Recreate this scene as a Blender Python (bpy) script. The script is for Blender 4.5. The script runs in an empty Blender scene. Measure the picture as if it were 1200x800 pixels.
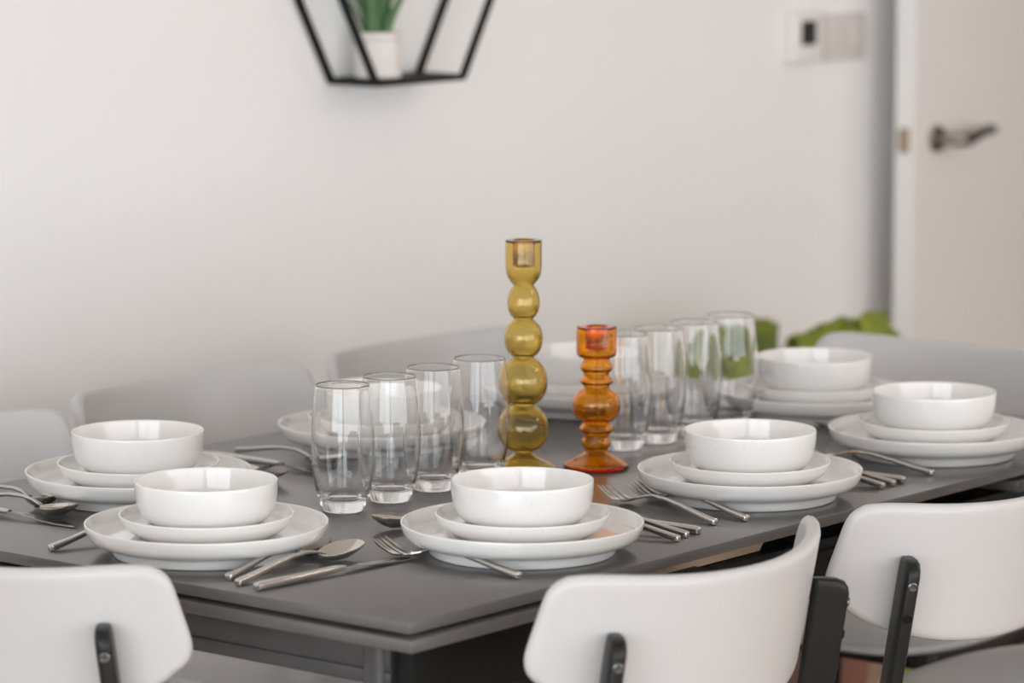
import bpy, bmesh, math, random
from mathutils import Vector, Matrix
random.seed(7)
S = bpy.context.scene
COL = S.collection
PI = math.pi
TOP = 0.75          # table top height

# ------------------------------------------------------------------ materials
def mat(name, base=(.8, .8, .8), rough=.5, metal=0., spec=.5, coat=0., coat_rough=.1, trans=0., ior=1.5):
    m = bpy.data.materials.new(name); m.use_nodes = True
    b = m.node_tree.nodes['Principled BSDF']
    b.inputs['Base Color'].default_value = (*base, 1)
    b.inputs['Roughness'].default_value = rough
    b.inputs['Metallic'].default_value = metal
    b.inputs['Specular IOR Level'].default_value = spec
    b.inputs['Coat Weight'].default_value = coat
    b.inputs['Coat Roughness'].default_value = coat_rough
    b.inputs['Transmission Weight'].default_value = trans
    b.inputs['IOR'].default_value = ior
    return m

def nodes(m):
    nt = m.node_tree
    return nt, nt.nodes, nt.links, nt.nodes['Principled BSDF']

def noise_color(m, c1, c2, scale, detail=4, lo=.3, hi=.7, stretch=(1, 1, 1), bump=0., bscale=None):
    nt, N, L, b = nodes(m)
    tc = N.new('ShaderNodeTexCoord'); mp = N.new('ShaderNodeMapping')
    mp.inputs['Scale'].default_value = stretch
    L.new(tc.outputs['Object'], mp.inputs['Vector'])
    n = N.new('ShaderNodeTexNoise'); n.inputs['Scale'].default_value = scale; n.inputs['Detail'].default_value = detail
    L.new(mp.outputs['Vector'], n.inputs['Vector'])
    r = N.new('ShaderNodeValToRGB')
    r.color_ramp.elements[0].position = lo; r.color_ramp.elements[1].position = hi
    r.color_ramp.elements[0].color = (*c1, 1); r.color_ramp.elements[1].color = (*c2, 1)
    L.new(n.outputs['Fac'], r.inputs['Fac']); L.new(r.outputs['Color'], b.inputs['Base Color'])
    if bump:
        n2 = N.new('ShaderNodeTexNoise'); n2.inputs['Scale'].default_value = bscale or scale * 4; n2.inputs['Detail'].default_value = 3
        L.new(mp.outputs['Vector'], n2.inputs['Vector'])
        bp = N.new('ShaderNodeBump'); bp.inputs['Strength'].default_value = bump; bp.inputs['Distance'].default_value = .002
        L.new(n2.outputs['Fac'], bp.inputs['Height']); L.new(bp.outputs['Normal'], b.inputs['Normal'])
    return m

M = {}
M['wall'] = noise_color(mat('wall_paint', rough=.7, spec=.25), (.87, .865, .862), (.885, .88, .876), 3, bump=.08, bscale=160)
M['ceiling'] = noise_color(mat('ceiling_paint', rough=.85, spec=.2), (.84, .835, .83), (.86, .855, .85), 3)
M['door'] = noise_color(mat('door_paint', rough=.45, spec=.4), (.80, .77, .75), (.815, .785, .765), 2)
M['trim'] = mat('trim_paint', (.86, .855, .845), .35)
M['ceramic'] = mat('white_glaze', (.785, .772, .755), .30, spec=.5, coat=1.0, coat_rough=.04)
# sparse fine speckles in the glaze
nt, N, L, b = nodes(M['ceramic'])
tc = N.new('ShaderNodeTexCoord'); vo = N.new('ShaderNodeTexVoronoi'); vo.inputs['Scale'].default_value = 170
L.new(tc.outputs['Object'], vo.inputs['Vector'])
lt = N.new('ShaderNodeMath'); lt.operation = 'LESS_THAN'; lt.inputs[1].default_value = .10
L.new(vo.outputs['Distance'], lt.inputs[0])
sepc = N.new('ShaderNodeSeparateColor'); L.new(vo.outputs['Color'], sepc.inputs['Color'])
gt = N.new('ShaderNodeMath'); gt.operation = 'GREATER_THAN'; gt.inputs[1].default_value = .8
L.new(sepc.outputs['Red'], gt.inputs[0])
mu = N.new('ShaderNodeMath'); mu.operation = 'MULTIPLY'
L.new(lt.outputs[0], mu.inputs[0]); L.new(gt.outputs[0], mu.inputs[1])
mx = N.new('ShaderNodeMix'); mx.data_type = 'RGBA'
mx.inputs[6].default_value = (.785, .772, .755, 1); mx.inputs[7].default_value = (.48, .43, .38, 1)
L.new(mu.outputs[0], mx.inputs[0]); L.new(mx.outputs[2], b.inputs['Base Color'])

M['tabletop'] = noise_color(mat('grey_table_lacquer', rough=.3, spec=.5, coat=.3, coat_rough=.08), (.098, .094, .091), (.11, .105, .102), 14, bump=.03, bscale=420)
M['table_frame'] = noise_color(mat('dark_table_lacquer', rough=.38), (.055, .054, .055), (.065, .063, .064), 10)
M['beech'] = noise_color(mat('raw_beech', rough=.55), (.60, .43, .29), (.68, .50, .35), 18, stretch=(1, 8, 8))
M['chair_shell'] = noise_color(mat('light_grey_shell', rough=.33, spec=.5), (.54, .538, .537), (.555, .553, .552), 5)
M['black_lacquer'] = noise_color(mat('black_lacquer', rough=.36, spec=.3), (.008, .008, .008), (.012, .012, .012), 20)
M['black_metal'] = mat('black_powder_coat', (.006, .006, .006), .5, spec=.2)
M['screw'] = mat('dark_screw', (.2, .2, .2), .3, metal=1)
M['steel'] = noise_color(mat('satin_steel', rough=.17, metal=1), (.49, .465, .44), (.56, .535, .51), 60, stretch=(1, 6, 6))
M['steel_polished'] = mat('polished_steel', (.64, .61, .57), .09, metal=1)
M['nickel'] = mat('satin_nickel', (.36, .32, .28), .28, metal=1)
M['brass'] = mat('latch_brass', (.42, .34, .24), .35, metal=1)
M['plastic'] = mat('white_plastic', (.82, .80, .785), .35)
M['plastic_warm'] = mat('switch_plastic', (.66, .62, .60), .35)
M['lcd'] = mat('dark_display', (.022, .019, .016), .15)
M['soil'] = noise_color(mat('potting_soil', rough=.95), (.05, .03, .02), (.11, .07, .045), 60)
M['pot'] = noise_color(mat('white_pot', rough=.4), (.76, .72, .69), (.80, .76, .73), 8)
M['planter'] = noise_color(mat('brown_planter', rough=.6), (.16, .07, .05), (.22, .10, .07), 12)

def glass(name, col=None, density=0., ior=1.47):
    m = bpy.data.materials.new(name); m.use_nodes = True
    N = m.node_tree.nodes; N.clear(); L = m.node_tree.links
    g = N.new('ShaderNodeBsdfGlass'); g.inputs['Color'].default_value = (1, 1, 1, 1)
    g.inputs['Roughness'].default_value = 0; g.inputs['IOR'].default_value = ior
    o = N.new('ShaderNodeOutputMaterial'); L.new(g.outputs[0], o.inputs[0])
    if col:
        v = N.new('ShaderNodeVolumeAbsorption'); v.inputs['Color'].default_value = (*col, 1); v.inputs['Density'].default_value = density
        L.new(v.outputs[0], o.inputs['Volume'])
    return m
M['clear'] = glass('clear_glass', ior=1.45)
M['olive'] = glass('olive_glass', (.90, .775, .20), 560)
M['amber'] = glass('amber_glass', (.996, .79, .0), 950)

# leaves
def leaf_mat(name, c1, c2, scale, stretch):
    m = noise_color(mat(name, rough=.42, spec=.4), c1, c2, scale, stretch=stretch)
    m.node_tree.nodes['Principled BSDF'].inputs['Subsurface Weight'].default_value = .0
    return m
M['leaf'] = leaf_mat('arching_leaf', (.07, .13, .012), (.30, .34, .025), 16, (1, 1, 1))
M['spike'] = leaf_mat('spiky_leaf', (.085, .19, .085), (.19, .32, .16), 22, (1, 1, .3))

# oak floor planks
M['floor'] = mat('oak_planks', rough=.4)
nt, N, L, b = nodes(M['floor'])
tc = N.new('ShaderNodeTexCoord'); br = N.new('ShaderNodeTexBrick')
br.inputs['Scale'].default_value = 1; br.inputs['Brick Width'].default_value = 1.6; br.inputs['Row Height'].default_value = .16
br.inputs['Mortar Size'].default_value = .003
br.inputs['Color1'].default_value = (.40, .24, .13, 1); br.inputs['Color2'].default_value = (.50, .31, .18, 1)
br.inputs['Mortar'].default_value = (.12, .07, .04, 1)
L.new(tc.outputs['Object'], br.inputs['Vector'])
mp = N.new('ShaderNodeMapping'); mp.inputs['Scale'].default_value = (2, 26, 1); L.new(tc.outputs['Object'], mp.inputs['Vector'])
nz = N.new('ShaderNodeTexNoise'); nz.inputs['Scale'].default_value = 2; nz.inputs['Detail'].default_value = 6; L.new(mp.outputs[0], nz.inputs['Vector'])
mx = N.new('ShaderNodeMix'); mx.data_type = 'RGBA'; mx.blend_type = 'MULTIPLY'; mx.inputs[0].default_value = .45
L.new(br.outputs['Color'], mx.inputs[6]); L.new(nz.outputs['Fac'], mx.inputs[7]); L.new(mx.outputs[2], b.inputs['Base Color'])

# ------------------------------------------------------------------ mesh helpers
def finish(name, bm, m, parent=None, smooth=40, loc=None):
    bmesh.ops.recalc_face_normals(bm, faces=bm.faces) if not getattr(bm, '_keep', False) else None
    me = bpy.data.meshes.new(name); bm.to_mesh(me); bm.free()
    if smooth:
        for p in me.polygons: p.use_smooth = True
        me.set_sharp_from_angle(angle=math.radians(smooth))
    o = bpy.data.objects.new(name, me); COL.objects.link(o)
    if m: me.materials.append(m)
    if parent: o.parent = parent
    if loc: o.location = loc
    return o

def thing(name, label, cat, loc=(0, 0, 0), rz=0., group=None):
    o = bpy.data.objects.new(name, None); COL.objects.link(o)
    o.empty_display_size = .05
    o.location = loc; o.rotation_euler = (0, 0, rz)
    return tag(o, label, cat, group)

def tag(o, label, cat, group=None):
    o['label'] = label; o['category'] = cat
    if group: o['group'] = group
    return o

def struct(o):
    o['kind'] = 'structure'; return o

def copy_tree(o, parent=None):
    c = o.copy(); COL.objects.link(c); c.parent = parent
    for ch in o.children: copy_tree(ch, c)
    return c

def box(bm, x0, x1, y0, y1, z0, z1, bev=0., seg=2):
    r = bmesh.ops.create_cube(bm, size=1)
    vs = r['verts']
    for v in vs:
        v.co = Vector((x0 + (v.co.x + .5) * (x1 - x0), y0 + (v.co.y + .5) * (y1 - y0), z0 + (v.co.z + .5) * (z1 - z0)))
    if bev:
        es = list({e for v in vs for e in v.link_edges})
        bmesh.ops.bevel(bm, geom=es, offset=bev, segments=seg, affect='EDGES', profile=.5)
    return bm

def new_box(*a, **k):
    return box(bmesh.new(), *a, **k)

def spline(pts, n=6):
    """Catmull-Rom through points; a None-marked duplicate point makes a corner."""
    segs = []; cur = []
    for p in pts:
        cur.append(p)
        if len(p) > 2 or False:
            segs.append(cur); cur = [p]
    if len(cur) > 1: segs.append(cur)
    out = []
    for s in segs:
        s = [Vector((q[0], q[1])) for q in s]
        if len(s) == 2:
            r = s
        else:
            e = [s[0] * 2 - s[1]] + s + [s[-1] * 2 - s[-2]]
            r = []
            for i in range(1, len(e) - 2):
                p0, p1, p2, p3 = e[i - 1], e[i], e[i + 1], e[i + 2]
                for k in range(n):
                    t = k / n
                    r.append(.5 * ((2 * p1) + (p2 - p0) * t + (2 * p0 - 5 * p1 + 4 * p2 - p3) * t * t + (3 * p1 - p0 - 3 * p2 + p3) * t ** 3))
            r.append(s[-1])
        if out: r = r[1:]
        out += [(max(q[0], 0), q[1]) for q in r]
    return out

def lathe(bm, prof, seg=72, flip=False):
    """prof starts and ends on the axis (r=0); outward normals if walked from the bottom up the outside."""
    rings = []
    for r, z in prof:
        if r < 1e-6: rings.append([bm.verts.new((0, 0, z))])
        else: rings.append([bm.verts.new((r * math.cos(2 * PI * i / seg), r * math.sin(2 * PI * i / seg), z)) for i in range(seg)])
    for a, b in zip(rings, rings[1:]):
        for i in range(seg):
            j = (i + 1) % seg
            if len(a) == 1 and len(b) == 1: continue
            if len(a) == 1: f = [a[0], b[j], b[i]]
            elif len(b) == 1: f = [a[i], a[j], b[0]]
            else: f = [a[i], a[j], b[j], b[i]]
            if flip: f.reverse()
            bm.faces.new(f)
    return bm

def finish_keep(name, bm, m, parent=None, smooth=35):
    """link without touching the normals (closed glass walls with an inner surface)"""
    me = bpy.data.meshes.new(name); bm.to_mesh(me); bm.free()
    for p in me.polygons: p.use_smooth = True
    if smooth: me.set_sharp_from_angle(angle=math.radians(smooth))
    o = bpy.data.objects.new(name, me); COL.objects.link(o); me.materials.append(m)
    if parent: o.parent = parent
    return o

def loft(bm, rings, cap=True):
    vr = [[bm.verts.new(p) for p in r] for r in rings]
    n = len(vr[0])
    for a, b in zip(vr, vr[1:]):
        for i in range(n):
            j = (i + 1) % n
            bm.faces.new([a[i], a[j], b[j], b[i]])
    if cap:
        bm.faces.new(list(reversed(vr[0]))); bm.faces.new(vr[-1])
    return bm

def rr(w, h, n=3, k=4.5):
    """rounded-rectangle section (half sizes w,h) as (a,b) pairs, superelliptic"""
    pts = []
    N_ = 4 * n + 4
    for i in range(N_):
        t = 2 * PI * (i + .5) / N_
        c, s = math.cos(t), math.sin(t)
        e = 2 / k
        pts.append((w * math.copysign(abs(c) ** e, c), h * math.copysign(abs(s) ** e, s)))
    return pts

def bar(bm, p0, p1, w, h=None, up=Vector((0, 0, 1))):
    """square bar from p0 to p1, half sizes w (side), h"""
    h = h or w
    p0, p1 = Vector(p0), Vector(p1)
    d = (p1 - p0).normalized(); s = d.cross(up)
    if s.length < 1e-4: s = d.cross(Vector((0, 1, 0)))
    s.normalize(); u = s.cross(d)
    return loft(bm, [[p + s * a + u * b for a, b in ((-w, -h), (w, -h), (w, h), (-w, h))] for p in (p0, p1)])

# ------------------------------------------------------------------ room
XL, XR, YB, YF, H = -5.0, 3.82, 1.5, -4.7, 2.5
struct(finish('floor', new_box(XL - .3, XR + 1.5, YF - .2, YB + .2, -.1, 0), M['floor'], smooth=0))
struct(finish('ceiling', new_box(XL - .2, XR + 1.5, YF - .2, YB + .2, H, H + .1), M['ceiling'], smooth=0))
struct(finish('wall_back', new_box(XL - .2, XR + 1.5, YB, YB + .15, 0, H), M['wall'], smooth=0))
VX0, VX1, VZ0, VZ1 = -4.6, 2.4, .1, 2.35               # added opening opposite the back wall, made to let in fill light
bm = bmesh.new()
box(bm, XL - .2, VX0, YF - .15, YF, 0, H); box(bm, VX1, XR + 1.5, YF - .15, YF, 0, H)
box(bm, VX0, VX1, YF - .15, YF, 0, VZ0); box(bm, VX0, VX1, YF - .15, YF, VZ1, H)
struct(finish('wall_front', bm, M['wall'], smooth=0))
bm = bmesh.new()
for x in (VX0, (VX0 + VX1) / 2 - .04, VX1 - .07): box(bm, x, x + .07, YF - .1, YF - .04, VZ0, VZ1)
box(bm, VX0, VX1, YF - .1, YF - .04, VZ0, VZ0 + .08); box(bm, VX0, VX1, YF - .1, YF - .04, VZ1 - .07, VZ1)
struct(finish('fill_opening', bm, M['trim'], smooth=0))  # frame of the added fill opening
WY0, WY1, WZ0, WZ1 = -4.4, .30, .06, 2.40         # big two-pane window in the left wall
bm = bmesh.new()
box(bm, XL - .15, XL, YF, WY0, 0, H); box(bm, XL - .15, XL, WY1, YB, 0, H)
box(bm, XL - .15, XL, WY0, WY1, 0, WZ0); box(bm, XL - .15, XL, WY0, WY1, WZ1, H)
struct(finish('wall_left', bm, M['wall'], smooth=0))
DY0, DY1, DZ = .56, 1.40, 2.04                     # doorway in the right wall
bm = bmesh.new()
box(bm, XR, XR + .12, YF, DY0, 0, H); box(bm, XR, XR + .12, DY1, YB, 0, H); box(bm, XR, XR + .12, DY0, DY1, DZ, H)
struct(finish('wall_right', bm, M['wall'], smooth=0))
struct(finish('wall_hall', new_box(XR + 1.2, XR + 1.3, YF, YB, 0, H), M['wall'], smooth=0))
bm = bmesh.new()
box(bm, XL - .1, XL - .04, WY0, WY0 + .07, WZ0, WZ1); box(bm, XL - .1, XL - .04, WY1 - .07, WY1, WZ0, WZ1)
box(bm, XL - .1, XL - .04, WY0, WY1, WZ0, WZ0 + .08); box(bm, XL - .1, XL - .04, WY0, WY1, WZ1 - .07, WZ1)
ym = -2.05
box(bm, XL - .1, XL - .04, ym - .07, ym + .07, WZ0, WZ1)
struct(finish('window_1', bm, M['trim'], smooth=0))
bm = bmesh.new()
box(bm, XL, XR, YB - .014, YB, 0, .1, .003)
struct(finish('baseboard_back', bm, M['trim'], smooth=0))
bm = bmesh.new()
for y0, y1, z1 in ((DY0 - .06, DY0, DZ + .06), (DY1, DY1 + .06, DZ + .06)): box(bm, XR - .015, XR + .0, y0, y1, 0, z1, .003)
box(bm, XR - .015, XR, DY0, DY1, DZ, DZ + .06, .003)
struct(finish('trim_1', bm, M['trim'], smooth=0))

# the open door, standing parallel to the back wall
DX0, DYF, DT = 3.080, 1.388, .042
d = struct(finish('door_1', new_box(DX0, XR - .02, DYF, DYF + DT, .008, 2.02, .0015), M['door'], smooth=0))
struct(finish('door_edge', new_box(DX0 - .0012, DX0 + .0005, DYF + .001, DYF + DT - .001, .012, 2.016), M['trim'], d, smooth=0))
bm = new_box(DX0 - .0028, DX0 - .001, DYF + .010, DYF + .032, .932, .978, .0005)
box(bm, DX0 - .011, DX0 - .002, DYF + .014, DYF + .028, .941, .971, .001)
struct(finish('latch', bm, M['brass'], d, smooth=0))
zl = .955
bm = bmesh.new()
lathe(bm, [(0, 0), (.026, 0), (.026, .004), (.024, .009), (.0, .0095)], 40)
bmesh.ops.transform(bm, matrix=Matrix.Translation((DX0 + .075, DYF, zl)) @ Matrix.Rotation(PI / 2, 4, 'X'), verts=bm.verts)
hd = struct(finish('door_handle', bm, M['nickel'], d))
pts = [(0, 0, 0), (0, -.02, 0), (.001, -.042, 0), (.008, -.052, 0), (.03, -.054, .001), (.06, -.052, .006), (.09, -.050, .012), (.125, -.048, .013)]
rad = [.010, .010, .012, .013, .0125, .011, .010, .009]
rings = []
for i, p in enumerate(pts):
    p = Vector(p); a = Vector(pts[max(i - 1, 0)]); c = Vector(pts[min(i + 1, len(pts) - 1)])
    t = (c - a).normalized(); s = t.cross(Vector((0, 0, 1))).normalized(); u = s.cross(t)
    rings.append([p + Vector((DX0 + .075, DYF - .002, zl)) + s * rad[i] * math.cos(2 * PI * k / 14) + u * rad[i] * 1.05 * math.sin(2 * PI * k / 14) for k in range(14)])
bm = loft(bmesh.new(), rings)
struct(finish('lever', bm, M['nickel'], hd))
bm = bmesh.new()
for z in (.25, 1.0, 1.8): box(bm, XR - .022, XR, DYF + .001, DYF + .012, z - .05, z + .05, .001)
struct(finish('hinge', bm, M['nickel'], d, smooth=0))

# thermostat and switch plate on the back wall
t = thing('thermostat', 'white wall thermostat with a small dark display', 'thermostat', (2.858, YB, 1.155))
finish('body', new_box(-.045, .045, -.026, .002, -.046, .046, .005, 3), M['plastic'], t)
finish('display', new_box(-.027, .021, -.0275, -.025, -.014, .031, .001), M['lcd'], t)['label'] = 'small dark display of the thermostat'
t = thing('light_switch', 'pale blank double switch plate on the wall beside the thermostat', 'switch', (3.0, YB, 1.15))
finish('switch_plate', new_box(-.066, .066, -.011, .002, -.043, .043, .004, 3), M['plastic_warm'], t)
for sx in (-.03, .03):
    finish('rocker', new_box(sx - .022, sx + .022, -.0145, -.010, -.022, .022, .002), M['plastic_warm'], t)

# ------------------------------------------------------------------ wall shelf (hexagonal black metal) and its plant
zb = 1.1417
sh = thing('wall_shelf', 'black metal hexagonal open-frame shelf on the wall', 'shelf', (1.671, YB, zb))
hx = [(-.105, 0), (.105, 0), (.21, .182), (.105, .364), (-.105, .364), (-.21, .182)]
for fy in (-.006, -.098):
    bm = bmesh.new()
    for a, b in zip(hx, hx[1:] + hx[:1]):
        bar(bm, (a[0], fy, a[1]), (b[0], fy, b[1]), .0048, .0048, Vector((0, 1, 0)))
    for a in hx:
        bmesh.ops.create_uvsphere(bm, u_segments=8, v_segments=6, radius=.0055, matrix=Matrix.Translation((a[0], fy, a[1])))
    finish('hexagon_frame', bm, M['black_metal'], sh, smooth=30)
for a in hx:
    finish('cross_bar', bar(bmesh.new(), (a[0], -.098, a[1]), (a[0], -.006, a[1]), .0045), M['black_metal'], sh, smooth=30)
finish('shelf_board', new_box(-.103, .103, -.096, -.008, -.003, .003, .001), M['black_metal'], sh, smooth=30)
zp = zb + .0035
pl = thing('potted_aloe', 'small white pot of spiky green leaves on the black wall shelf', 'plant', (1.6235, YB - .052, zp))
prof = spline([(0, 0), (.033, 0, 1), (.0375, .003, 1), (.0375, .009), (.0362, .013), (.0368, .035), (.0365, .058), (.0378, .062), (.0385, .068), (.0375, .073), (.034, .072, 1), (.033, .060, 1), (0, .060)], 4)
finish('pot', lathe(bmesh.new(), prof, 48), M['pot'], pl)
finish('soil', lathe(bmesh.new(), [(0, .060), (.0325, .060), (.032, .0625), (0, .066)], 24), M['soil'], pl)
def spike(length, width, lean, az, r0, thick=.006):
    bm = bmesh.new(); rings = []
    for i in range(9):
        t = i / 8
        w = width * (1 - t ** 1.7) * (.75 + .5 * t * (1 - t)) + .0006
        out = r0 + lean * length * t * (0.55 + .45 * t); z = length * t * (1 - .12 * lean * t)
        th = thick * (1 - t) + .0006
        sec = [(-w, th * .4), (-w * .5, -th * .3), (0, -th * .55), (w * .5, -th * .3), (w, th * .4), (0, th * .12)]
        rings.append([Vector((out + q[1], q[0], .062 + z)) for q in sec])
    loft(bm, rings)
    bmesh.ops.transform(bm, matrix=Matrix.Rotation(az, 4, 'Z'), verts=bm.verts)
    return bm
for k in range(16):
    az = k * 2.399963; r0 = .004 + .011 * (k / 15)
    finish('leaf', spike(.17 - .05 * (k / 15) + random.uniform(-.01, .01), .0105, .12 + .5 * (k / 15) + random.uniform(0, .12), az, r0), M['spike'], pl)

# ------------------------------------------------------------------ floor plant
fx, fy_ = 2.35, 1.155
fp = thing('potted_plant', 'large leafy yellow-green plant on the floor against the wall behind the table', 'plant', (fx, fy_, 0))
prof = spline([(0, 0), (.10, 0, 1), (.115, .005), (.13, .08), (.14, .17), (.142, .185, 1), (.130, .186, 1), (.126, .165, 1), (0, .165)], 4)
finish('pot', lathe(bmesh.new(), prof, 40), M['planter'], fp)
finish('soil', lathe(bmesh.new(), [(0, .165), (.125, .165), (.12, .172), (0, .178)], 24), M['soil'], fp)
def arch_leaf(L_, Hh, wid, az, droop):
    bm = bmesh.new(); n = 18; prev = None
    pts = []
    for i in range(n + 1):
        t = i / n
        x = .02 + L_ * (t ** .9); z = .17 + Hh * (1 - (1 - min(t / .62, 1)) ** 2) - droop * max(0, t - .5) ** 2 * 4
        pts.append((x, z))
    cols = []
    for i in range(n + 1):
        t = i / n
        w = wid * (math.sin(PI * min(1, t * .93 + .07)) ** .7) * (.35 + .65 * min(1, t * 2.2)) + .001
        a = pts[max(i - 1, 0)]; c = pts[min(i + 1, n)]
        tx, tz = c[0] - a[0], c[1] - a[1]; l = math.hypot(tx, tz); nx, nz = -tz / l, tx / l
        row = []
        for j, s in enumerate((-1, -.66, -.33, 0, .33, .66, 1)):
            wave = .010 * math.sin(i * 2.3 + (1.3 if s > 0 else 0)) * abs(s) ** 2
            up = -.16 * w * abs(s) + wave + (.004 if s == 0 else 0)
            row.append(((pts[i][0] + nx * up), s * w, pts[i][1] + nz * up, nx, nz))
        cols.append(row)
    th = .0012
    rings = []
    for row in cols:
        top = [Vector((p[0], p[1], p[2])) for p in row]
        bot = [Vector((p[0] - p[3] * th, p[1], p[2] - p[4] * th)) for p in reversed(row)]
        rings.append(top + bot)
    loft(bm, rings)
    bmesh.ops.transform(bm, matrix=Matrix.Rotation(az, 4, 'Z'), verts=bm.verts)
    return bm
LEAVES = [(.20, .575, .06, -85, .16), (.20, .555, .06, -125, .15), (.22, .545, .055, -60, .22), (.20, .545, .065, 110, .14), (.20, .53, .06, 150, .14),
          (.22, .51, .06, 190, .18), (.22, .50, .055, 20, .2), (.20, .54, .06, 70, .16), (.26, .44, .06, -100, .24), (.30, .36, .055, -80, .26), (.28, .34, .05, -25, .24), (.30, .33, .05, -150, .22),
          (.30, .26, .05, 170, .2), (.30, .22, .05, -60, .22), (.32, .20, .05, -110, .22), (.30, .26, .05, -140, .22), (.16, .565, .06, -105, .10)]
for a in LEAVES:
    finish('leaf', arch_leaf(a[0], a[1], a[2], math.radians(a[3]), a[4]), M['leaf'], fp, smooth=60)

# ------------------------------------------------------------------ table
TL, TW = 1.505, .895
tb = thing('dining_table', 'dark grey extending dining table laid for a meal', 'table', (0, 0, 0))
finish('tabletop', new_box(0, TL, 0, TW, TOP - .0125, TOP, .0012, 2), M['tabletop'], tb, smooth=30)
for x0, x1 in ((-.004, .408), (1.150, TL + .004)):
    finish('extension_leaf', new_box(x0, x1, -.006, TW + .006, TOP - .0305, TOP - .0175, .0012, 2), M['tabletop'], tb, smooth=30)
bm = bmesh.new()
loft(bm, [[Vector((.424, y, TOP - .0325)), Vector((.655, y, TOP - .0325)), Vector((.672, y, TOP - .0128)), Vector((.424, y, TOP - .0128))] for y in (.75, .036)])
finish('folded_leaf', bm, M['beech'], tb, smooth=0)['label'] = 'pale raw wood leaf stored under the top'
finish('gap_blocker', new_box(.68, 1.145, .06, .8, TOP - .07, TOP - .0128), M['black_metal'], tb, smooth=0)  # black box added to block bright see-through under the top
finish('gap_blocker', new_box(.06, TL - .06, .09, .8, TOP - .068, TOP - .0400), M['black_metal'], tb, smooth=0)  # second added blocker, below the leaves
for x0, x1 in ((.05, .40), (1.158, TL - .05)): finish('gap_filler', new_box(x0, x1, .05, TW - .05, TOP - .0178, TOP - .0122), M['black_metal'], tb, smooth=0)  # black sheet added so the open gap above the leaf stays dark
bm = bmesh.new()
box(bm, .03, TL - .03, .022, .040, TOP - .10, TOP - .034, .001); box(bm, .40, 1.16, .016, .024, TOP - .055, TOP - .046, .001)
box(bm, .43, .53, .02, .045, TOP - .05, TOP - .0305, .001)
finish('side_rail', bm, M['black_metal'], tb, smooth=30)
finish('side_rail', new_box(.03, TL - .03, TW - .055, TW - .037, TOP - .10, TOP - .034, .001), M['black_metal'], tb, smooth=30)
for x0, x1 in ((.040, .058), (TL - .058, TL - .040)):
    bm = bmesh.new()
    box(bm, x0, x1, .06, TW - .06, TOP - .0655, TOP - .0306, .0015); box(bm, x0, x1, .06, TW - .06, TOP - .0825, TOP - .0675, .0015)
    box(bm, x0 + .003, x1 - .003, .06, TW - .06, TOP - .069, TOP - .064)
    finish('apron', bm, M['table_frame'], tb, smooth=30)
finish('latch', new_box(.402, .418, .004, .03, TOP - .031, TOP - .020, .001), M['steel'], tb, smooth=30)
finish('bracket', new_box(1.05, 1.07, .10, .14, TOP - .10, TOP - .0125, .001), M['table_frame'], tb, smooth=30)
for x0, y0 in ((.034, .066), (TL - .034 - .075, .066), (.034, TW - .066 - .030), (TL - .034 - .075, TW - .066 - .030)):
    bm = bmesh.new(); rings = []
    for z, k in ((0, .75), (.3, .88), (TOP - .06, 1), (TOP - .036, 1)):
        w, dd = .0375 * k, .016 * k
        rings.append([Vector((x0 + .0375 + a, y0 + .015 + b_, z)) for a, b_ in rr(w, dd, 3)])
    finish('leg', loft(bm, rings), M['table_frame'], tb, smooth=50)

# ------------------------------------------------------------------ chairs
# local frame: sitter faces +y, origin on the floor below the point midway between the backrest's two wing tips
RS = .30                      # plan radius of the backrest
def shell_y(x):               # y of the mid surface at z = .80
    x = min(abs(x), .26)
    return -.095 + (RS - math.sqrt(RS * RS - x * x)) if x < RS else 0
LEAN = .20
def shell_mesh(pt, nu, nv, T, edge=5):
    """a moulded sheet of thickness 2T with a rounded rim; pt(u, v) -> point, normal"""
    bm = bmesh.new()
    P = [[pt(-1 + 2 * i / nu, -1 + 2 * j / nv) for i in range(nu + 1)] for j in range(nv + 1)]
    fr = [[bm.verts.new(p - n * T) for p, n in r] for r in P]
    bk = [[bm.verts.new(p + n * T) for p, n in r] for r in P]
    for j in range(nv):
        for i in range(nu):
            bm.faces.new([bk[j][i], bk[j][i + 1], bk[j + 1][i + 1], bk[j + 1][i]])
            bm.faces.new([fr[j][i + 1], fr[j][i], fr[j + 1][i], fr[j + 1][i + 1]])
    rim = [(0, i) for i in range(nu)] + [(j, nu) for j in range(nv)] + [(nv, i) for i in range(nu, 0, -1)] + [(j, 0) for j in range(nv, 0, -1)]
    loops = []
    K = len(rim)
    for k, (j, i) in enumerate(rim):
        p, n = P[j][i]
        a = P[rim[k - 1][0]][rim[k - 1][1]][0]; b = P[rim[(k + 1) % K][0]][rim[(k + 1) % K][1]][0]
        o = (b - a).cross(n).normalized()
        c = P[nv // 2][nu // 2][0]
        if o.dot(p - c) < 0: o = -o
        col = [bk[j][i]]
        for e in range(1, edge):
            f = PI * e / edge
            col.append(bm.verts.new(p + n * T * math.cos(f) + o * T * math.sin(f)))
        col.append(fr[j][i]); loops.append(col)
    for k in range(K):
        a, b = loops[k], loops[(k + 1) % K]
        for e in range(edge): bm.faces.new([b[e], a[e], a[e + 1], b[e + 1]])
    bmesh.ops.recalc_face_normals(bm, faces=bm.faces)
    return bm
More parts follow.
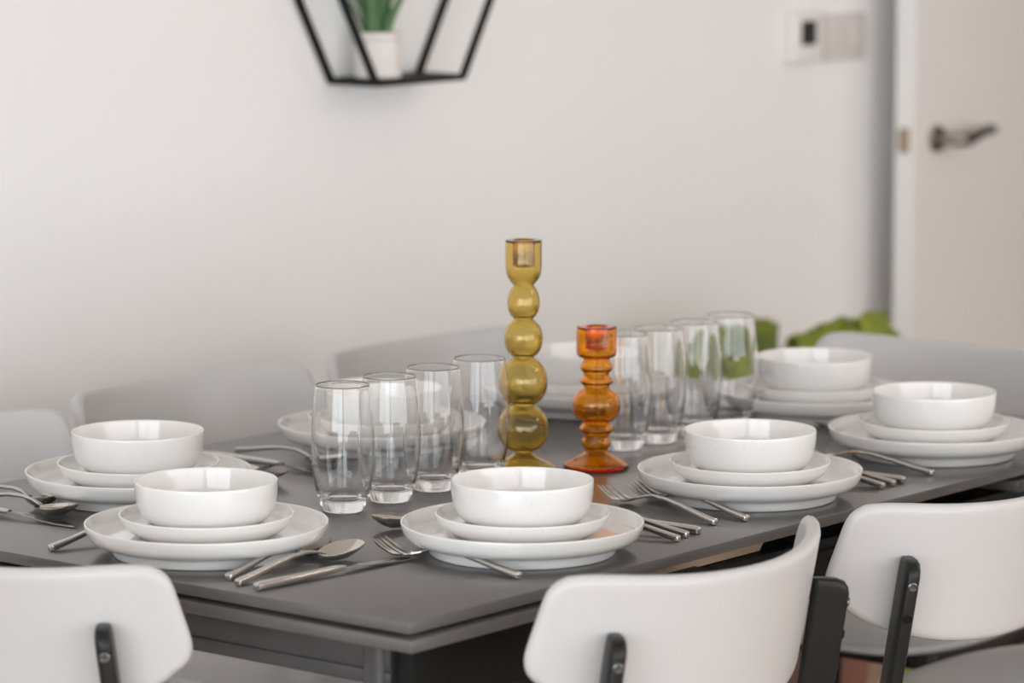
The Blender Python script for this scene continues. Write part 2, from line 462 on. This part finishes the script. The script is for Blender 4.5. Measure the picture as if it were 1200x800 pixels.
def make_backrest(parent):
    nu, nv = 44, 22; T = .0080
    def pt(u, v):
        uu = u * (1 - .05 * abs(v) ** 9); vv = v * (1 - .10 * abs(u) ** 12)
        if v < 0: uu = u * (1 - .075 * abs(v) ** 5)
        zt = .784 + .0145 * abs(u) ** 2.0; zbm = .638 + .052 * abs(u) ** 2.4
        z = zbm + (zt - zbm) * (vv + 1) / 2
        half = .244 + .18 * (.79 - z)
        x = half * uu
        a = x / RS
        xx = RS * math.sin(a * 1.0); y = -.095 + RS * (1 - math.cos(a))
        y += LEAN * (.80 - z)
        nrm = Vector((math.sin(a), -math.cos(a), -LEAN)).normalized()
        return Vector((xx, y, z)), nrm
    bm = shell_mesh(pt, nu, nv, T)
    o = finish('backrest', bm, M['chair_shell'], parent, smooth=60)
    return o

def make_seat(parent):
    nu, nv = 28, 28; T = .007
    def pt(u, v):
        uu = u * (1 - .17 * abs(v) ** 5); vv = v * (1 - .17 * abs(u) ** 5)
        wide = .212 - .02 * (1 - vv) / 2 - .022 * max(0, vv) ** 3
        x = wide * uu; y = .135 + .215 * vv
        z = .447 - .012 * (1 - uu * uu) * (1 - ((vv + .2) / 1.2) ** 2) - .014 * max(0, vv) ** 3
        return Vector((x, y, z)), Vector((0, 0, 1))
    bm = shell_mesh(pt, nu, nv, T)
    return finish('seat', bm, M['chair_shell'], parent, smooth=60)

def make_rear_leg(s, parent):
    """flat black upright: carries the backrest and runs down to the floor"""
    az = math.radians(41)
    dout = Vector((s * math.sin(az), -math.cos(az), 0))       # depth direction, away from the shell
    side = Vector((math.cos(az), s * math.sin(az), 0))
    bx = s * .170; by = -.095 + RS * (1 - math.cos(math.asin(.170 / RS)))   # point of the shell at z=.80
    def base(z):          # inner edge line of the upright
        if z >= .44:
            q = Vector((bx, by + LEAN * (.80 - z) * .85, z))
        else:
            q0 = Vector((bx, by + LEAN * .36 * .85, .44)); t = (.44 - z) / .44
            q = q0 + Vector((s * .035 * t, -.045 * t, -(.44 - z)))
        return q
    rings = []
    zs = [(.7425, .30, .012), (.7415, .62, .006), (.738, .84, .0025), (.732, .95, .0006), (.724, 1, 0), (.66, 1, 0), (.60, .98, 0), (.52, .95, 0), (.44, .92, 0), (.2, .78, 0), (0, .62, 0)]
    for z, k, sh_ in zs:
        hd_ = .0205 * k; c = base(z) + dout * (.0075 + .0205 - sh_ * .0)
        if z > .725: hd_ = .0205 * k; c = base(z) + dout * (.0075 + hd_)
        th = .0095 * (.45 + .55 * k if z > .725 else (1 if z > .4 else .9))
        rings.append([c + side * a + dout * b for a, b in rr(th, hd_, 5, 3.4)])
    o = finish('leg', loft(bmesh.new(), list(reversed(rings))), M['black_lacquer'], parent, smooth=50)
    for z in (.715, .679):       # the two fixing bolts in their holes
        bm = bmesh.new()
        lathe(bm, [(0, -.001), (.0054, -.001), (.0054, .0008), (.0042, .0016), (.0030, .0004), (0, .0002)], 16)
        ax = Vector((dout.x, dout.y, -.2)).normalized()
        c = base(z) + dout * (.0075 + .041)
        rot = Vector((0, 0, 1)).rotation_difference(ax).to_matrix().to_4x4()
        bmesh.ops.transform(bm, matrix=Matrix.Translation(c) @ rot, verts=bm.verts)
        finish('bolt', bm, M['screw'] if z > .7 else M['black_metal'], o)
    return o

def make_front_leg(s, parent):
    rings = []
    for z, k in ((0, .65), (.2, .8), (.40, 1), (.432, 1)):
        t = (.432 - z) / .432
        c = Vector((s * (.155 + .04 * t), .30 + .03 * t, z))
        rings.append([c + Vector((a, b, 0)) for a, b in rr(.011 * k, .02 * k, 3)])
    return finish('leg', loft(bmesh.new(), rings), M['black_lacquer'], parent, smooth=50)

def make_chair():
    r = thing('dining_chair', '', 'chair')
    make_backrest(r); make_seat(r)
    for s in (-1, 1): make_rear_leg(s, r); make_front_leg(s, r)
    bm = bmesh.new()
    for s in (-1, 1): box(bm, s * .155 - .011, s * .155 + .011, -.035, .31, .40, .430, .002)
    box(bm, -.155, .155, .285, .307, .405, .430, .002); box(bm, -.155, .155, -.03, -.008, .405, .430, .002)
    finish('seat_frame', bm, M['black_lacquer'], r, smooth=30)
    return r
CH = [  # x, y of the tip midpoint, rotation, label
    ((-.128, .435), -90, 'light grey curved-back chair at the short table end near the table corner'),
    ((.292, -.127), 0, 'light grey chair whose curved back stands before the beige wood strip'),
    ((.803, -.140), 0, 'light grey chair whose full black upright with two bolts shows, at the long side'),
    ((1.30, -.127), 0, 'light grey chair of which mostly the seat shows, beyond the black-upright chair'),
    ((.295, 1.020), 180, 'light grey chair on the wall side, behind the dark spoon and knife'),
    ((.805, 1.066), 180, 'light grey chair on the wall side, behind the four nearest tumblers'),
    ((1.285, 1.052), 180, 'light grey chair on the wall side, behind the olive candlestick'),
    ((1.712, .448), 90, 'light grey chair at the far table end, in front of the green plant')]
proto = make_chair()
for i, ((x, y), rz, lab) in enumerate(CH):
    o = proto if i == 0 else copy_tree(proto)
    o.location = (x, y, 0); o.rotation_euler = (0, 0, math.radians(rz))
    o['label'] = lab; o['group'] = 'dining chairs around the table'

# ------------------------------------------------------------------ crockery
P_PLATE = spline([(0, .0045), (.094, .0045, 1), (.0985, .0), (.1000, .0, 1), (.1020, .0012), (.1030, .0050), (.1040, .0095), (.1065, .0118), (.1140, .0131), (.1220, .0155), (.1284, .0208), (.1318, .0285), (.1327, .0340),
                  (.1319, .0352), (.1302, .0345), (.1280, .0296), (.1242, .0244), (.1185, .0214), (.110, .0203, 1), (0, .0200)], 4)
P_SIDE = spline([(0, .003), (.066, .003, 1), (.069, 0), (.072, 0, 1), (.0745, .0012), (.080, .0045), (.0865, .0085), (.0915, .0140), (.0945, .0205), (.0953, .0235),
                 (.0944, .0245), (.0927, .0237), (.0902, .0190), (.0865, .0155), (.080, .0138, 1), (0, .0132)], 4)
P_BOWL = spline([(0, .002), (.050, .002, 1), (.052, 0), (.0550, .0003), (.0610, .0020), (.0668, .0056), (.0715, .0112), (.0748, .0182), (.0768, .0275), (.0776, .0380), (.0777, .0458),
                 (.0769, .0470), (.0757, .0460), (.0748, .0400), (.0733, .0300), (.0712, .0205), (.0670, .0135), (.059, .0082), (.044, .0060, 1), (0, .0056)], 4)
SET = {'A': (.133, .403), 'B': (.323, .694), 'C': (.351, .138), 'D': (.781, .139), 'E': (1.172, .132), 'F': (1.338, .426), 'G': (.768, .700), 'H': (1.185, .705)}
WHERE = {'A': "at the table's near short end, before the closest chair",
         'B': 'on the wall side at the left end, partly behind another setting',
         'C': "on the long front side, nearest the table's front corner",
         'D': 'on the long front side, just past the orange candlestick',
         'E': 'on the long front side, farthest from the front corner',
         'F': 'at the far short end, before the chair by the green plant',
         'G': 'on the wall side, seen through the four nearest tumblers',
         'H': 'on the wall side, seen between the two candlesticks'}
meshes = {}
for i, (k, (x, y)) in enumerate(SET.items()):
    z = TOP + .0002
    for nm, prof, lab, cat, grp in (('dinner_plate', P_PLATE, 'large white plate', 'plate', 'large white dinner plates'),
                                    ('side_plate', P_SIDE, 'small white plate', 'plate', 'small white plates on the dinner plates'),
                                    ('bowl', P_BOWL, 'round white bowl', 'bowl', 'white bowls on the plates')):
        if nm not in meshes:
            o = finish(nm, lathe(bmesh.new(), prof, 96), M['ceramic'], smooth=50); meshes[nm] = o
        else:
            o = meshes[nm].copy(); COL.objects.link(o)
        o.location = (x, y, z); o.rotation_euler = (0, 0, random.uniform(0, 6.28))
        tag(o, lab + ' ' + WHERE[k], cat, grp)
        z += {'dinner_plate': .0203, 'side_plate': .0135, 'bowl': 0}[nm]

# ------------------------------------------------------------------ tumblers
g_out = spline([(0, .0015), (.018, .0008, 1), (.0215, 0), (.0235, .0012), (.0252, .0050), (.0288, .0150), (.0322, .0280), (.0352, .0480), (.0367, .0720), (.0362, .0960), (.0342, .1200), (.0317, .1435), (.0315, .1458), (.0312, .1468), (.0307, .1472)], 5)
g_in = spline([(.0307, .1472), (.0303, .1468), (.0301, .1458), (.0305, .1435), (.0332, .1200), (.0352, .0960), (.0357, .0720), (.0341, .0490), (.0305, .0300), (.0265, .0195), (.0210, .0150), (.012, .0135), (0, .0132)], 5)
def tumbler():
    return finish_keep('tumbler', lathe(bmesh.new(), g_out + g_in[1:], 72), M['clear'], smooth=60)
GL = [(.414, .4537, 'clear tumbler at the near end of the front row, closest to the camera'),
      (.4975, .4543, 'clear tumbler second from the near end of the front row'),
      (.5857, .4619, 'clear tumbler third from the near end of the front row'),
      (.679, .4672, 'clear tumbler beside the olive candlestick, overlapping its beads'),
      (.962, .4635, 'clear tumbler right beside the orange candlestick'),
      (1.0316, .4612, 'clear tumbler one along from the tumbler touching the orange candlestick'),
      (1.110, .4612, 'clear tumbler of the far row, between its second and its last'),
      (1.1965, .4644, 'clear tumbler at the far end, in front of the green plant')]
g0 = None
for i, (x, y, lab) in enumerate(GL):
    o = tumbler() if g0 is None else g0.copy()
    if g0 is None: g0 = o
    else: COL.objects.link(o)
    o.location = (x, y, TOP + .0002); tag(o, lab, 'glass', 'clear drinking glasses along the table middle')

# ------------------------------------------------------------------ glass candlesticks
def offset_profile(prof, d):
    """inner wall of a blown shell: shift every point along the inward normal"""
    out = []
    for i, p in enumerate(prof):
        a = Vector(prof[max(i - 1, 0)]); b = Vector(prof[min(i + 1, len(prof) - 1)])
        t = (b - a).normalized(); n = Vector((-t.y, t.x))
        out.append((max(p[0] + n.x * d, .0), p[1] + n.y * d))
    return out

def candlestick(name, outer, rim_r, top, sock_r, sock_d, m, label, loc):
    """outer: body profile from the base rim up to the cup rim; hollow, with an inset candle socket"""
    o = thing(name, label, 'candlestick', loc)
    d = .0022
    body = spline(outer, 6)
    base_r = body[0][0]
    full = [(0, 0), (base_r - .003, 0)] + body
    full += [(rim_r - .0012, top + .0008), (sock_r + .002, top + .0006), (sock_r, top - .001), (sock_r, top - sock_d + .002), (sock_r - .002, top - sock_d), (0, top - sock_d)]
    inner = offset_profile(body, d)
    inner = [(0, .0022), (inner[0][0] - .006, .0022)] + [q for q in inner if q[1] > .0030 and q[1] < top - .003]
    inner += [(rim_r - .0022, top - .0018), (sock_r + .0032, top - .0018), (sock_r + d, top - .004), (sock_r + d, top - sock_d - .0002), (sock_r - .001, top - sock_d - d), (0, top - sock_d - d)]
    bm = bmesh.new()
    lathe(bm, full, 64); lathe(bm, inner, 64, flip=True)
    finish_keep('glass_body', bm, m, o, smooth=50)
    return o
u = 1 / 985.      # image scale of the sticks, metres per photo pixel
def pr(y0, lst):
    return [((r) * u, (y0 - y) * u * 1.015) if not c else ((r) * u, (y0 - y) * u * 1.015, 1) for r, y, c in lst]
ol = pr(549, [(42.0, 547.5, 0), (42.2, 546.0, 0), (40, 543.5, 0), (30, 538.5, 0), (19, 533.5, 0), (12.0, 528.5, 0), (11.5, 526, 0),
              (20.5, 521.5, 0), (27.0, 514, 0), (30.4, 505, 0), (30.6, 496, 0), (27.8, 485.5, 0), (22.0, 477.5, 0), (14.2, 471.5, 0), (13.6, 469.5, 0),
              (20.5, 464.5, 0), (26.0, 457.0, 0), (28.8, 447, 0), (28.6, 437, 0), (25.0, 426, 0), (19.0, 418, 0), (12.8, 413.8, 0), (12.6, 412.2, 0),
              (17.0, 408.8, 0), (21.2, 402, 0), (23.1, 393, 0), (22.8, 385, 0), (19.6, 375.5, 0), (12.2, 368.2, 0), (11.7, 366.6, 0),
              (15.4, 362.6, 0), (18.6, 356.0, 0), (19.5, 348.5, 0), (18.7, 340, 0), (15.6, 332, 0), (12.6, 327.6, 0), (12.6, 326, 0),
              (17.0, 320.8, 0), (20.6, 313.5, 0), (21.9, 304, 0), (21.9, 290, 0), (21.9, 275, 0), (21.7, 273.8, 0)])
topz = ol[-1][1]
candlestick('candlestick', ol, ol[-1][0], topz, .0112, .030, M['olive'], 'tall olive green glass candlestick of stacked round beads', (.7552, .4600, TOP + .0003))
am = pr(548.5, [(40.2, 547, 0), (40.6, 545.4, 0), (38.5, 543.2, 0), (29, 538.6, 0), (20.5, 534.0, 0), (14.6, 529.5, 0), (13.8, 527.2, 0),
                (16.6, 523.5, 0), (18.2, 519.5, 0), (17.6, 515.5, 0), (15.6, 511.5, 0), (16.3, 508.0, 0), (20.0, 504.5, 0), (20.9, 501.6, 0), (19.4, 498.4, 0), (16.4, 495.4, 0), (16.4, 493.6, 0),
                (22.5, 490.0, 0), (27.2, 484.0, 0), (29.3, 475.5, 0), (28.6, 467.0, 0), (24.6, 459.6, 0), (18.0, 454.6, 0), (15.4, 451.6, 0), (16.6, 448.6, 0), (19.8, 446.2, 0), (20.4, 443.8, 0), (18.8, 440.8, 0), (15.4, 437.6, 0), (15.6, 434.6, 0),
                (19.0, 430.4, 0), (19.8, 427.2, 0), (18.6, 423.6, 0), (16.2, 419.4, 0), (16.4, 416.8, 0), (20.8, 414.6, 0), (23.8, 411.6, 0), (24.5, 406, 0), (24.5, 392, 0), (24.5, 380.2, 0), (24.3, 379.0, 0)])
candlestick('candlestick', am, am[-1][0], am[-1][1], .0118, .026, M['amber'], 'short orange glass candlestick with rings and one round bulb', (.8275, .4030, TOP + .0003))

# ------------------------------------------------------------------ cutlery (local +x = towards the head, origin at the handle end on the table)
def sec_ring(x, w, h, z, n=2):
    return [Vector((x, a, z + b)) for a, b in rr(w, h, n)]
def handle_mesh(st):
    bm = bmesh.new()
    loft(bm, [sec_ring(*s) for s in st])
    return bm
def fork(group):
    r = thing('fork', '', 'fork', group=group)
    st = [(0, .0028, .0026, .0030), (.0012, .0045, .0036, .0038), (.006, .0048, .0037, .0042), (.03, .0044, .0031, .0075), (.06, .0035, .0026, .0125), (.09, .0031, .0022, .0165), (.115, .0028, .0019, .0172), (.132, .0029, .0017, .0140), (.142, .0036, .0014, .0105)]
    finish('handle', handle_mesh(st), M['steel'], r, smooth=50)
    bm = bmesh.new(); rows = []
    def zc(x): return .0105 - .0078 * math.sin(min(1, (x - .142) / .032) * PI / 2) + (.0145 * ((x - .172) / .040) ** 1.6 if x > .172 else 0)
    sts = [(.1415, .0036), (.147, .0066), (.153, .0098), (.159, .0117), (.165, .0124), (.171, .0124)]
    rings = []
    for x, w in sts:
        z = zc(x); cup = .0024 * (w / .0124) ** 2
        top = [Vector((x, w * q, z + cup * q * q + .0008)) for q in (-1, -.6, -.2, .2, .6, 1)]
        bot = [Vector((x, w * q, z + cup * q * q - .0008)) for q in (1, .6, .2, -.2, -.6, -1)]
        rings.append(top + bot)
    loft(bm, rings)
    for k in range(4):
        y0 = (-1.5 + k) * .0066
        rs = []
        for i in range(7):
            x = .169 + .040 * i / 6; w = .0021 * (1 - .25 * i / 6) if i < 6 else .0007; yy = y0 * (1 - .03 * i / 6)
            cup = .0024 * (yy / .0124) ** 2; z = zc(x) + cup; h = .0008 if i < 6 else .0004
            rs.append([Vector((x, yy - w, z - h)), Vector((x, yy + w, z - h)), Vector((x, yy + w, z + h)), Vector((x, yy - w, z + h))])
        loft(bm, rs)
    finish('tines', bm, M['steel_polished'], r, smooth=50)
    return r
def spoon(group, L_=.20, name='spoon', bw=.0205, bl=.062):
    r = thing(name, '', 'spoon', group=group)
    hl = L_ - bl + .004; k = hl / .145
    st = [(0, .0028, .0026, .0030), (.0012, .0045, .0036, .0038), (.006, .0048, .0037, .0044), (.03 * k, .0044, .0031, .0080), (.06 * k, .0035, .0026, .0130), (.09 * k, .0031, .0022, .0172), (.115 * k, .0028, .0019, .0180), (.130 * k, .0027, .0017, .0160), (.145 * k, .0032, .0012, .0120)]
    finish('handle', handle_mesh(st), M['steel'], r, smooth=50)
    bm = bmesh.new(); n, seg = 9, 40; cx = L_ - bl / 2
    def surf(q, a, off):
        ca, sa = math.cos(a), math.sin(a)
        wid = bw * (1 + .10 * ca)
        x = cx + bl / 2 * q * ca; y = wid * q * sa
        z = .0028 + .0095 * q ** 2.2 + .0040 * q * ca - .0012 * (1 - q) + off * .0009
        return Vector((x, y, z + .0012))
    grids = []
    for off in (1, -1):
        c = bm.verts.new(surf(0, 0, off)); rings = [[c]]
        for i in range(1, n + 1): rings.append([bm.verts.new(surf(i / n, 2 * PI * j / seg, off)) for j in range(seg)])
        for i in range(n):
            for j in range(seg):
                jj = (j + 1) % seg
                f = [c, rings[1][j], rings[1][jj]] if i == 0 else [rings[i][j], rings[i + 1][j], rings[i + 1][jj], rings[i][jj]]
                if off < 0: f.reverse()
                bm.faces.new(f)
        grids.append(rings)
    for j in range(seg):
        jj = (j + 1) % seg
        bm.faces.new([grids[0][n][jj], grids[0][n][j], grids[1][n][j], grids[1][n][jj]])
    finish('spoon_bowl', bm, M['steel_polished'], r, smooth=60)
    return r
def knife(group):
    r = thing('knife', '', 'knife', group=group)
    st = [(0, .0030, .0026, .0032), (.0012, .0052, .0040, .0042), (.006, .0058, .0044, .0046), (.06, .0060, .0043, .0052), (.105, .0054, .0036, .0062), (.122, .0042, .0028, .0066), (.128, .0034, .0020, .0066)]
    finish('handle', handle_mesh(st), M['steel'], r, smooth=50)
    bm = bmesh.new(); rings = []
    for x, y0, y1 in ((.124, -.0034, .0034), (.131, -.0040, .0046), (.140, -.0052, .0078), (.158, -.0062, .0090), (.18, -.0068, .0096), (.205, -.0068, .0096), (.217, -.0066, .0080), (.227, -.0062, .0036), (.233, -.0056, -.0020), (.235, -.0050, -.0042)):
        z = .0066 - .0046 * min(1, (x - .124) / .08); t = .0009
        rings.append([Vector((x, y0, z - t)), Vector((x, y1, z - t * .3)), Vector((x, y1, z + t * .3)), Vector((x, y0, z + t))])
    loft(bm, rings)
    finish('blade', bm, M['steel'], r, smooth=50)
    return r
GF, GS, GK, GT = 'forks beside the plates', 'tablespoons beside the plates', 'knives beside the plates', 'teaspoons beside the plates'
PROTO = {'fork': fork(GF), 'spoon': spoon(GS), 'knife': knife(GK), 'teaspoon': spoon(GT, .178, 'teaspoon', .0160, .050)}
used = set()
CUT = [
    ('knife', .015, .2215, -4, "steel knife nearest the table's front corner, below the big spoon"),
    ('spoon', .022, .2540, 2.2, 'large steel spoon with a tan reflection in its bowl, beside the short-end plate'),
    ('teaspoon', .036, .2810, 6, 'steel teaspoon tucked close under the rim of the short-end plate'),
    ('fork', .030, .5400, 2, 'steel fork with only its handle showing left of the short-end plate'),
    ('knife', .139, .8500, -88.5, 'steel knife at the left frame edge, lowest of three beside a dark spoon'),
    ('spoon', .183, .8480, -93, 'steel spoon with dark bowl at the left frame edge'),
    ('teaspoon', .213, .8850, -94, 'thin steel teaspoon behind the dark-bowled spoon at the left'),
    ('fork', .495, .8250, -91, 'steel fork of which just the tips show right beside the short-end bowl'),
    ('fork', .533, .8750, -91, 'steel fork with a dark tip, nearest the blurred knife between the wall-side plates'),
    ('knife', .580, .8220, -93, 'steel knife between the wall-side plates, lower of two blurred pieces'),
    ('spoon', .628, .8220, -97, 'steel spoon between the wall-side plates, upper of two blurred pieces'),
    ('fork', .234, .0470, 86, 'steel fork lying against the front corner plate, tines clear of it'),
    ('teaspoon', .503, .2800, 160, 'teaspoon behind the front corner plate with a dark tip showing'),
    ('teaspoon', .5027, .0376, 90, 'steel teaspoon handle nearest the right rim of the front corner plate'),
    ('spoon', .528, .0440, 91, 'steel spoon handle in the middle of three beside the front corner plate'),
    ('knife', .5534, .0465, 92, 'steel knife handle outermost of three beside the front corner plate'),
    ('fork', .608, .0640, 74.5, 'steel fork with fully visible tines and handle before the orange candlestick'),
    ('fork', .648, .0480, 76, 'steel fork half hidden behind the fork before the orange candlestick'),
    ('teaspoon', .9228, .0430, 90, 'steel teaspoon handle nearest the rim of the plate past the orange candlestick'),
    ('spoon', .946, .0430, 91, 'steel spoon handle amid three near the front edge, farther group'),
    ('knife', .969, .0440, 92, 'steel knife handle outermost of the farther three by the front edge'),
    ('fork', 1.036, .0460, 87, 'steel fork beside the farthest plate on the long front side'),
    ('fork', 1.412, .2950, 170, 'steel fork by the far short-end plate, only a dark tip showing')]
for kind, x, y, deg, lab in CUT:
    p = PROTO[kind]
    o = p if kind not in used else copy_tree(p)
    used.add(kind)
    o.location = (x, y, TOP + .0003); o.rotation_euler = (0, 0, math.radians(deg)); o['label'] = lab

# ------------------------------------------------------------------ daylight and added fill lights
w = bpy.data.worlds.new('World'); S.world = w; w.use_nodes = True
bg = w.node_tree.nodes['Background']; bg.inputs[0].default_value = (.93, .96, 1, 1); bg.inputs[1].default_value = 1.0
def area(name, loc, rot, sx, sy, power, color):
    l = bpy.data.lights.new(name, 'AREA'); l.shape = 'RECTANGLE'; l.size = sx; l.size_y = sy; l.energy = power; l.color = color
    o = bpy.data.objects.new(name, l); COL.objects.link(o); o.location = loc; o.rotation_euler = rot
    return o
area('window_daylight', (XL - .2, (WY0 + WY1) / 2, (WZ0 + WZ1) / 2), (0, -PI / 2, 0), WZ1 - WZ0 - .05, WY1 - WY0 - .05, 258, (.845, .94, 1))
area('front_fill', ((VX0 + VX1) / 2, YF - .2, (VZ0 + VZ1) / 2), (PI / 2, 0, 0), VX1 - VX0 - .05, VZ1 - VZ0 - .05, 226, (.95, .965, .99))  # added frontal fill to brighten the back wall, no real window there
area('warm_fill', (2.3, -1.7, H - .06), (0, 0, 0), .6, .6, 20, (1, .82, .66))  # added warm fill for plates and door, no known lamp overhead

# ------------------------------------------------------------------ camera
cd = bpy.data.cameras.new('camera'); cam = bpy.data.objects.new('camera', cd); COL.objects.link(cam)
cam.location = (-2.70695, -2.31284, 1.52503)
cam.rotation_euler = (math.radians(90 - 7.89826), 0, math.radians(-51.12572))
cd.sensor_width = 36; cd.lens = 4292.90 * 36 / 1200
cd.clip_start = .05; cd.clip_end = 60
cd.dof.use_dof = True; cd.dof.focus_distance = 4.10; cd.dof.aperture_fstop = 4.0
S.camera = cam

c = S.cycles
c.max_bounces = 16; c.transmission_bounces = 16; c.glossy_bounces = 8; c.diffuse_bounces = 6; c.transparent_max_bounces = 8
c.sample_clamp_indirect = 6; c.blur_glossy = .5
c.use_denoising = True
vs = S.view_settings
S.display_settings.display_device = 'sRGB'
vs.view_transform = 'Standard'; vs.look = 'None'; vs.exposure = -0.58; vs.gamma = 1; vs.use_curve_mapping = False
